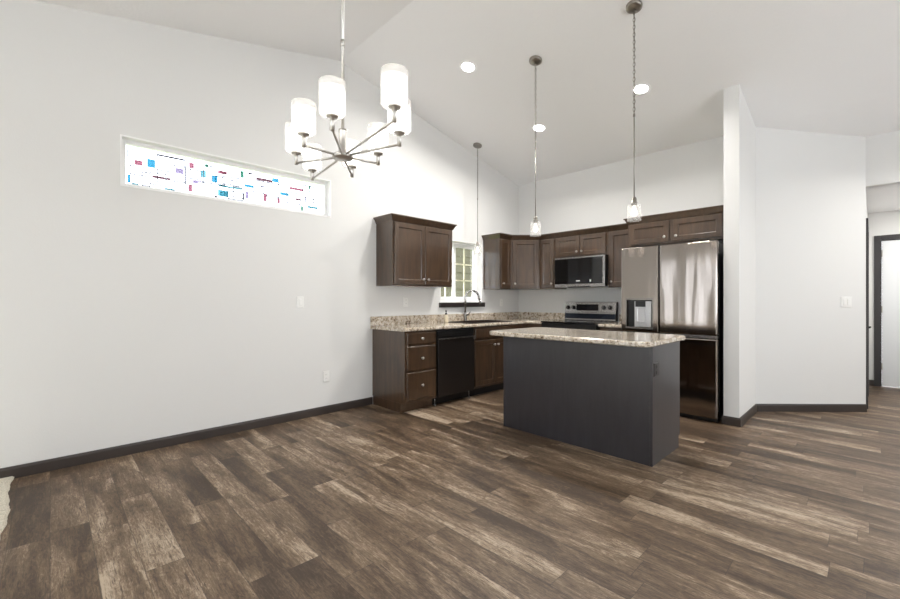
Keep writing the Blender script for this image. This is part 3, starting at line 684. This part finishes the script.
for bx, by, br in ((-2.98, 5.0, .11), (-2.6, 5.0, .09), (-2.98, 5.27, .08), (-2.6, 5.27, .10)):
    bm = BM(); lathe(bm, (bx, by, .9222), [(br - .003, 0), (br - .003, .0006), (br, .0006), (br, 0)], 40); obj('burner_ring', bm, 'steel_dark', c)
PB = 5.435
bm = BM(); bx0, bx1 = RX0 + .004, -2.410
for xa, xb in ((bx0, bx1),):
    v = [bm.verts.new(p) for p in ((xa, PB, .922), (xa, PB + .01, 1.02), (xa, PB + .03, 1.185), (xa, YB - .012, 1.185), (xa, YB - .012, .922), (xb, PB, .922), (xb, PB + .01, 1.02), (xb, PB + .03, 1.185), (xb, YB - .012, 1.185), (xb, YB - .012, .922))]
    for k in range(5): bm.faces.new((v[k], v[(k + 1) % 5], v[5 + (k + 1) % 5], v[5 + k]))
    bm.faces.new(v[:5]); bm.faces.new(v[5:])
obj('backguard', bm, 'black', c, .003)
def tilt_box(x0, x1, z0, z1, t=.006, lift=0):
    bm = BM(); f = lambda z: PB + .01 + (z - 1.02) * .121 - lift
    v = [bm.verts.new(p) for x in (x0, x1) for p in ((x, f(z0) + .002, z0), (x, f(z1) + .002, z1), (x, f(z1) - t, z1), (x, f(z0) - t, z0))]
    for k in range(4): bm.faces.new((v[k], v[(k + 1) % 4], v[4 + (k + 1) % 4], v[4 + k]))
    bm.faces.new(v[:4]); bm.faces.new(v[4:]); return bm
obj('control_panel', tilt_box(bx0 + .002, bx1 - .002, 1.035, 1.183), 'steel', c, .002)
obj('display', tilt_box(-2.99, -2.66, 1.062, 1.150, .003, .006), simple('display_glass', (22, 26, 34), .1), c)
obj('vent_strip', tilt_box(bx0 + .01, bx1 - .01, .95, 1.018, .004), simple('blue_black_band', (26, 34, 48), .2, .5), c)
obj('trim_strip', tilt_box(bx0 + .002, bx1 - .002, 1.020, 1.033), 'steel', c)
obj('lower_trim', tilt_box(bx0 + .002, bx1 - .002, .930, .946), 'steel', c)
for kx in (-3.121, -3.035, -2.58, -2.492):
    bm = BM(); zz = 1.105; yy = PB + .01 + (zz - 1.02) * .121 - .006
    lathe(bm, (kx, yy, zz), [(0, 0), (.030, 0), (.030, .006), (.024, .010), (.021, .028), (0, .030)], 24, (0, -1, -.12)); k_ = obj('knob', bm, 'black', c)
    bm = BM(); box(bm, kx - .003, kx + .003, yy - .034, yy - .030, zz - .015, zz + .018); obj('pointer', bm, 'steel', k_)
bm = BM()
def digits(bm, s, x, z, h, y, t=.003):
    segs = {'0': 'abcdef', '1': 'bc', '2': 'abged', '3': 'abgcd', '4': 'fgbc', '5': 'afgcd', '8': 'abcdefg'}
    wd = h * .5
    for ch in s:
        if ch == ':': box(bm, x, x + t, y - .001, y, z + h * .25, z + h * .35); box(bm, x, x + t, y - .001, y, z + h * .65, z + h * .75); x += wd * .5; continue
        for sg in segs[ch]:
            r = {'a': (0, wd, h - t, h), 'd': (0, wd, 0, t), 'g': (0, wd, h / 2, h / 2 + t), 'f': (0, t, h / 2, h), 'b': (wd - t, wd, h / 2, h), 'e': (0, t, 0, h / 2), 'c': (wd - t, wd, 0, h / 2)}[sg]
            box(bm, x + r[0], x + r[1], y - .001, y, z + r[2], z + r[3])
        x += wd * 1.35

# ---- microwave
MX0, MX1, MYf, MZ0, MZ1 = -3.135, -2.405, 5.098, 1.378, 1.797
c = thing('microwave', ((MX0 + MX1) / 2, 5.3, MZ0), 'stainless and black over-range microwave under the short cabinet', 'microwave')
obj('body', B(MX0 + .004, MX1 - .002, MYf + .028, YB - .004, MZ0 + .01, MZ1), 'black', c, .003)
obj('front_frame', B(MX0, MX1, MYf, MYf + .027, MZ0 + .008, MZ1 - .003), 'steel', c, .004)
obj('door_glass', B(MX0 + .008, MX1 - .028, MYf - .008, MYf - .0005, 1.428, MZ1 - .022), 'black_glass', c, .003)
obj('vent', B(-2.92, -2.60, MYf - .004, MYf + .05, MZ0, MZ0 + .016), 'black', c, .002)
bm = BM(); box(bm, -2.80, -2.745, MYf - .0098, MYf - .0085, 1.462, 1.474); obj('clock_display', bm, 'plate', c)
bm = BM(); box(bm, -2.605, -2.585, MYf - .0098, MYf - .0085, 1.452, 1.482); obj('start_button', bm, 'plate', c)

# ---- refrigerator
FX0, FX1, FY = -2.001, -1.060, 4.655
c = thing('refrigerator', ((FX0 + FX1) / 2, 5.1, 0), 'tall stainless four-door refrigerator with ice dispenser', 'refrigerator')
obj('body', B(FX0 + .004, FX1 - .001, FY + .075, YB - .04, .02, 1.775), 'black', c, .004)
XS = -1.598
def fdoor(name, xa, xb, za, zb): return obj(name, B(xa, xb, FY, FY + .07, za, zb), 'fridge', c, .014, 4)
def door_hole(xa, xb, za, zb, hx0, hx1, hz0, hz1, dep):
    bm = BM(); t_ = .010
    def ring(x0, x1, z0, z1, y): return [bm.verts.new(p) for p in ((x0, y, z0), (x1, y, z0), (x1, y, z1), (x0, y, z1))]
    R = [ring(xa, xb, za, zb, FY + .07), ring(xa, xb, za, zb, FY + t_), ring(xa + .003, xb - .003, za + .003, zb - .003, FY + .003), ring(xa + t_, xb - t_, za + t_, zb - t_, FY),
         ring(hx0, hx1, hz0, hz1, FY), ring(hx0, hx1, hz0, hz1, FY + dep)]
    for a, b_ in zip(R, R[1:]):
        for k in range(4): bm.faces.new((a[k], a[(k + 1) % 4], b_[(k + 1) % 4], b_[k]))
    bm.faces.new(R[0]); bm.faces.new(R[-1]); return bm
HX0, HX1, HZ0, HZ1 = -1.938, -1.668, .905, 1.215
ld = obj('door', door_hole(FX0, XS - .004, .860, 1.795, HX0, HX1, HZ0, HZ1, .05), 'fridge', c)
obj('dispenser_recess', B(HX0 + .006, HX1 - .006, FY + .03, FY + .049, HZ0 + .004, HZ1 - .004), 'black', ld)
bm = BM()
for a in ((HX0 - .012, HX1 + .012, HZ1, HZ1 + .016), (HX0 - .012, HX1 + .012, HZ0 - .012, HZ0), (HX0 - .012, HX0, HZ0, HZ1), (HX1, HX1 + .012, HZ0, HZ1)): box(bm, a[0], a[1], FY - .003, FY - .0005, a[2], a[3])
obj('dispenser_frame', bm, simple('dispenser_trim', (140, 136, 132), .25, .9), ld)
pl = simple('pale_dispenser_panel', (196, 196, 198), .3, .5)
obj('dispenser_panel', B(-1.856, HX1 - .014, FY + .008, FY + .028, HZ0 + .01, HZ1 - .02), pl, ld, .003)
bm = B(-1.845, -1.735, FY - .002, FY + .007, 1.135, 1.20); obj('dispenser_nozzle', bm, 'black', ld, .006)
bm = BM(); rings_panel(bm, (-1.835, FY + .007, .965), (1, 0, 0), (0, -1, 0), .10, .165, [(0, 0), (.004, .009), (.012, .009), (.016, .005)]); obj('dispenser_paddle', bm, pl, ld)
fdoor('door', XS + .004, FX1, .860, 1.795); fdoor('door', XS + .004, FX1, .045, .825); fdoor('door', FX0, XS - .004, .045, .825)
obj('handle_channel', B(FX0 + .004, FX1 - .004, FY + .006, FY + .07, .829, .856), 'steel', c, .002)
obj('base_grille', B(FX0 + .01, FX1 - .01, FY + .04, FY + .07, .003, .042), 'black', c)

# ---- island
IX0, IX1, IY0, IY1 = -2.478, -1.12, 3.128, 3.76
c = thing('kitchen_island', ((IX0 + IX1) / 2, 3.45, 0), 'dark grey-brown panelled kitchen island in the middle of the floor', 'island')
bm = BM(); box(bm, IX0 + .01, IX1 - .008, IY0 + .01, IY1 - .045, 0, .10); box(bm, IX0 + .01, IX1 - .008, IY0 + .01, IY1 - .02, .10, .8755); obj('carcass', bm, 'wood_island', c)
obj('back_panel', B(IX0 + .012, IX1 - .012, IY0, IY0 + .009, 0, .875), 'wood_island', c)
bm = BM(); v = [(IY0 + .012, 0), (IY1 - .05, 0), (IY1 - .05, .10), (IY1 - .022, .10), (IY1 - .022, .875), (IY0 + .012, .875)]
a_ = [bm.verts.new((IX1 - .008, y, z)) for y, z in v]; b_ = [bm.verts.new((IX1, y, z)) for y, z in v]
bm.faces.new(a_); bm.faces.new(b_)
for k in range(6): bm.faces.new((a_[k], a_[(k + 1) % 6], b_[(k + 1) % 6], b_[k]))
obj('end_panel', bm, 'wood_island', c)
bm = B(IX1 - .020, IX1 + .004, IY0 - .004, IY0 + .020, 0, .875); obj('corner_trim', bm, 'wood_island', c, .004)
bm = B(IX0 - .004, IX0 + .020, IY0 - .004, IY0 + .020, 0, .875); obj('corner_trim', bm, 'wood_island', c, .004)
for k in range(3):
    xa = IX0 + .02 + k * .447; bm = BM(); rings_panel(bm, (xa + .43, IY1 - .02, .125), (-1, 0, 0), (0, 1, 0), .43, .56, SHAKER); obj('door', bm, 'wood', c)
    bm = BM(); rings_panel(bm, (xa + .43, IY1 - .02, .715), (-1, 0, 0), (0, 1, 0), .43, .14, SLAB); obj('drawer', bm, 'wood', c)
# island top: rounded rectangle with eased edge
def rrect(x0, x1, y0, y1, r, n=8):
    P = []
    for cx_, cy_, a0 in ((x1 - r, y0 + r, -PI / 2), (x1 - r, y1 - r, 0), (x0 + r, y1 - r, PI / 2), (x0 + r, y0 + r, PI)):
        for k in range(n + 1): a = a0 + k * PI / 2 / n; P.append((cx_ + r * math.cos(a), cy_ + r * math.sin(a)))
    return P
bm = BM(); rings = []
for ins, z in ((.008, .876), (0, .884), (0, .902), (.004, .911), (.012, .915)):
    rings.append([bm.verts.new((x, y, z)) for x, y in rrect(-2.578 + ins, -1.085 - ins, 2.978 + ins, 3.84 - ins, .085 - ins)])
bm.faces.new(rings[0][::-1]); bm.faces.new(rings[-1])
for a, b_ in zip(rings, rings[1:]):
    for k in range(len(a)): bm.faces.new((a[k], a[(k + 1) % len(a)], b_[(k + 1) % len(a)], b_[k]))
c = obj('island_countertop', bm, 'granite', None, origin=(-1.82, 3.4, .876)); tag(c, 'pale speckled countertop with rounded corners on the island', 'countertop')

# ------------------------------------------------------------------ wall plates
def plate(name, c0, U, Nn, w, h, label, cat, group=None, kind='switch', mat='plate', n=1):
    c0, U, Nn = Vector(c0), Vector(U).normalized(), Vector(Nn).normalized()
    o = thing(name, c0, label, cat, group)
    O = c0 - U * w / 2 - Vector((0, 0, h / 2)) + Nn * .0004
    bm = BM(); rings_panel(bm, O, U, Nn, w, h, [(0, 0), (0, .003), (.004, .006), (.008, .006)]); obj('cover_plate', bm, mat, o)
    for k in range(n):
        cc = c0 + U * ((k - (n - 1) / 2) * .046)
        if kind == 'switch':
            bm = BM(); rings_panel(bm, cc - U * .016 + Vector((0, 0, -.033)) + Nn * .0066, U, Nn, .032, .066, [(0, 0), (.001, .003), (.004, .004)]); obj('rocker', bm, mat, o)
        else:
            for dz in (-.021, .021):
                bm = BM(); rings_panel(bm, cc - U * .016 + Vector((0, 0, dz - .014)) + Nn * .0066, U, Nn, .032, .028, [(0, 0), (.002, .002)]); s_ = obj('socket', bm, mat, o)
                bm = BM()
                for du in (-.006, .006):
                    p = cc + U * du + Vector((0, 0, dz + .003)) + Nn * .0088; rings_panel(bm, p - U * .001 - Vector((0, 0, .004)), U, Nn, .002, .008, [(0, 0), (0, .0004)])
                obj('slot', bm, 'black', s_)
    return o
plate('light_switch', (XL, 1.826, 1.188), (0, 1, 0), (1, 0, 0), .072, .115, 'white single light switch on the left wall below the coloured window', 'switch')
plate('wall_outlet', (XL, 2.111, .396), (0, 1, 0), (1, 0, 0), .072, .115, 'white wall outlet low on the left wall above the baseboard', 'outlet', kind='outlet')
plate('wall_outlet', (XL, 3.18, 1.185), (0, 1, 0), (1, 0, 0), .072, .115, 'white outlet above the counter under the two-door wall cabinet', 'outlet', kind='outlet')
plate('wall_outlet', (XL, 5.07, 1.17), (0, 1, 0), (1, 0, 0), .072, .115, 'white outlet above the counter near the kitchen corner', 'outlet', kind='outlet')
pc = DA + dd * ((DB - DA).length * .822); plate('light_switch', (pc.x, pc.y, 1.188), dd, dn, .115, .115, 'white double light switch on the angled wall', 'switch', n=2)
plate('island_outlet', (IX1, 3.205, .698), (0, 1, 0), (1, 0, 0), .10, .10, 'black outlet on the end panel of the island', 'outlet', kind='outlet', mat='black')

# ------------------------------------------------------------------ rug
bm = BM(); pts = []
n = 260; x0, x1 = XL + .016, 3.2  # widened unseen behind the viewer to bounce sunlight at the ceiling
for k in range(n + 1):
    x = x0 + (x1 - x0) * k / n; pts.append((x, -.175 + .010 * math.sin(x * 7) + .003 * math.sin(x * 31 + 1) + random.uniform(-.002, .002)))
edge = pts[:]; top = [bm.verts.new((x, y - .012, .020 + random.uniform(-.003, .003))) for x, y in edge]; mid = [bm.verts.new((x, y, .011)) for x, y in edge]; bot = [bm.verts.new((x, y - .006, .0005)) for x, y in edge]
bk = [bm.verts.new((x, -2.96, .018)) for x, y in edge]; bk0 = [bm.verts.new((x, -2.96, .0005)) for x, y in edge]
for R1, R2 in ((bot, mid), (mid, top), (top, bk), (bk, bk0)):
    for k in range(n): bm.faces.new((R1[k], R1[k + 1], R2[k + 1], R2[k]))
bm.faces.new((bot[0], mid[0], top[0], bk[0], bk0[0])); bm.faces.new((bot[-1], mid[-1], top[-1], bk[-1], bk0[-1]))
r_ = obj('area_rug', bm, 'carpet', None, origin=(-3.1, -1.3, 0)); tag(r_, 'beige carpet edge at the lower left against the wall', 'rug')

# ------------------------------------------------------------------ ceiling fixtures
up = Vector((0, SL, 1)).normalized()       # ceiling normal on the kitchen slope (pointing up into the roof)
def recessed(x, y, label, first=None):
    z = ceil_z(y)
    if first: o = copy_tree(first); o.location = (x, y, z); o['label'] = label; return o
    o = thing('recessed_light', (x, y, z), label, 'ceiling light', 'recessed ceiling lights')
    bm = BM(); lathe(bm, (x, y, z), [(.066, .0005), (.070, .006), (.088, .004), (.092, .0005)], 36, -up); obj('trim_ring', bm, 'white', o)
    bm = BM(); lathe(bm, (x, y, z), [(0, .0035), (.066, .0035), (.066, .0006), (0, .0006)], 36, -up); obj('lens', bm, 'lamp_lens', o)
    l = bpy.data.lights.new('downlight', 'AREA'); l.shape = 'DISK'; l.size = .12; l.energy = 27; l.color = (1, .97, .92); l.spread = 2.7
    lo = bpy.data.objects.new('downlight', l); COL.objects.link(lo); lo.parent = o; lo.location = -up * .012
    lo.rotation_euler = (math.atan(SL) * -1, 0, 0)
    return o
r1 = recessed(-2.941, 3.119, 'lit round recessed ceiling light nearest the chandelier, leftmost of the three')
recessed(-2.903, 4.365, 'lit round recessed ceiling light between the sink and middle pendants', r1)
recessed(-1.654, 4.322, 'lit round recessed ceiling light behind the right pendant cord', r1)

rh = recessed(1.05, 6.05, 'unseen added light brightening the wall above the hall opening', r1)  # added out of view to whiten the wall above the hall opening
for ch in rh.children:
    if ch.type == 'LIGHT': ch.data = ch.data.copy(); ch.data.energy = 30; ch.data.spread = 2.6
rk = recessed(.80, 7.5, 'unseen added light brightening the hall and its white door', r1); rk.location.z = HC; rk.rotation_euler = (math.atan(SL), 0, 0)  # added out of view so the hall door comes out brighter
for ch in rk.children:
    if ch.type == 'LIGHT': ch.data = ch.data.copy(); ch.data.energy = 26; ch.data.spread = PI

def pendant(x, y, zbot, label, first=None):
    zt = ceil_z(y)
    o = thing('pendant_light', (x, y, zt), label, 'pendant light', 'pendant lights with clear glass shades')
    bm = BM(); lathe(bm, (x, y, zt), [(0, .001), (.062, .001), (.062, .016), (.050, .026), (.012, .032), (0, .032)], 32, -up); obj('canopy', bm, 'pendant_metal', o)
    zs = zbot + .155; zr = 2.695 if zt > 3.45 else 2.62
    bm = BM(); cyl(bm, (x, y, zs + .035), (x, y, zr), .0045, seg=10); lathe(bm, (x, y, zr), [(0, -.01), (.008, -.01), (.008, .012), (0, .014)], 12); obj('stem', bm, 'pendant_metal', o)
    bm = BM(); z = zr + .02; k = 0; pitch = .030
    while z < zt - .05:
        cpt = Vector((x, y, z)); a_ = Vector((1, 0, 0)) if k % 2 else Vector((0, 1, 0)); P_ = []
        for q in range(13):
            an = q * 2 * PI / 12; P_.append(cpt + a_ * (.0085 * math.cos(an)) + Vector((0, 0, .0195 * math.sin(an))))
        tube(bm, P_, .0021, 6); z += pitch; k += 1
    obj('chain', bm, 'pendant_metal', o)
    bm = BM(); cyl(bm, (x + .004, y, zr), (x + .004, y, zt - .035), .0016, seg=6); obj('cord', bm, 'pendant_metal', o)
    bm = BM(); lathe(bm, (x, y, zs), [(0, .04), (.012, .038), (.020, .022), (.020, 0), (.024, -.002), (.024, -.03), (0, -.03)], 24); obj('socket_cap', bm, 'pendant_metal', o)
    bm = BM(); lathe(bm, (x, y, zbot), [(.052, 0), (.052, .120), (.047, .134), (.028, .144), (.024, .150), (.0215, .150), (.026, .142), (.045, .131), (.0495, .118), (.0495, 0), (.052, 0)], 36)
    obj('glass_shade', bm, 'frost_light', o)
    bm = BM(); lathe(bm, (x, y, zs - .030), [(.010, -.001), (.012, -.02), (.024, -.05), (.026, -.065), (.018, -.085), (0, -.092)], 20); obj('bulb', bm, 'bulb_dim', o)
    return o
pendant(-1.345, 3.372, 1.845, 'pendant light above the island, nearer the refrigerator')
pendant(-2.314, 3.418, 1.838, 'pendant light above the far-left end of the island, middle of the three')
pendant(-3.850, 4.275, 1.83, 'pendant light over the sink in front of the window')

# chandelier
H_ = .62; HXc, HYc = (-math.sin(TH) * 1.776 + math.cos(TH) * -.463), (math.cos(TH) * 1.776 + math.sin(TH) * -.463)
HZ = CAM_H + H_
c = thing('chandelier', (HXc, HYc, ceil_z(HYc)), 'nickel chandelier with eight glowing white glass shades', 'chandelier')
bm = BM(); lathe(bm, (HXc, HYc, ceil_z(HYc)), [(0, .001), (.065, .001), (.065, .018), (.05, .028), (0, .03)], 32, (0, SL, -1)); obj('canopy', bm, 'nickel', c)
bm = BM(); cyl(bm, (HXc, HYc, HZ + .10), (HXc, HYc, ceil_z(HYc) - .025), .0068, seg=16)
for zz in (2.3, 2.75, 3.2): cyl(bm, (HXc, HYc, zz), (HXc, HYc, zz + .03), .0095, seg=16)
obj('stem', bm, 'nickel', c)
bm = BM(); lathe(bm, (HXc, HYc, HZ), [(0, -.012), (.040, -.010), (.044, -.004), (.044, .004), (.030, .012), (.018, .02), (.015, .10), (.018, .105), (.018, .115), (0, .12)], 32); obj('hub', bm, 'nickel', c)
ends = [(.722, -.09), (.455, .146), (.05, .26), (-.347, .28), (-.65, .09), (-.357, -.174), (.009, -.285), (.375, -.28)]
for ex, ey in ends:
    px, py = HXc + ex * H_, HYc + ey * H_
    dv = Vector((ex, ey, 0)).normalized()
    bm = BM(); tube(bm, [Vector((HXc, HYc, HZ)) + dv * .03, (px, py, HZ)], .0048, 10); lathe(bm, (px, py, HZ), [(0, -.009), (.0085, -.007), (.0085, .03), (.0085, .032)], 16); arm = obj('arm', bm, 'nickel', c)
    bm = BM(); lathe(bm, (px, py, HZ + .028), [(0, -.002), (.0085, 0), (.0085, .010), (.021, .013), (.024, .019), (0, .019)], 24); sc = obj('shade_holder', bm, 'nickel', c)
    zb = HZ + .046
    bm = BM(); lathe(bm, (px, py, zb), [(.012, .002), (.036, .004), (.0425, .009), (.0425, .098), (.0405, .098), (.0405, .010), (.035, .006), (.012, .004)], 32); sh = obj('shade', bm, 'opal', c)
    bm = BM(); lathe(bm, (px, py, zb), [(.030, .001), (.042, .002), (.0470, .008), (.0470, .122), (.0455, .122), (.0455, .010)], 32); obj('outer_glass', bm, 'frost', sh)
    bm = BM(); lathe(bm, (px, py, zb + .004), [(0, 0), (.012, 0), (.012, .02), (.02, .04), (.02, .06), (0, .078)], 16); obj('bulb', bm, 'bulb', sh)
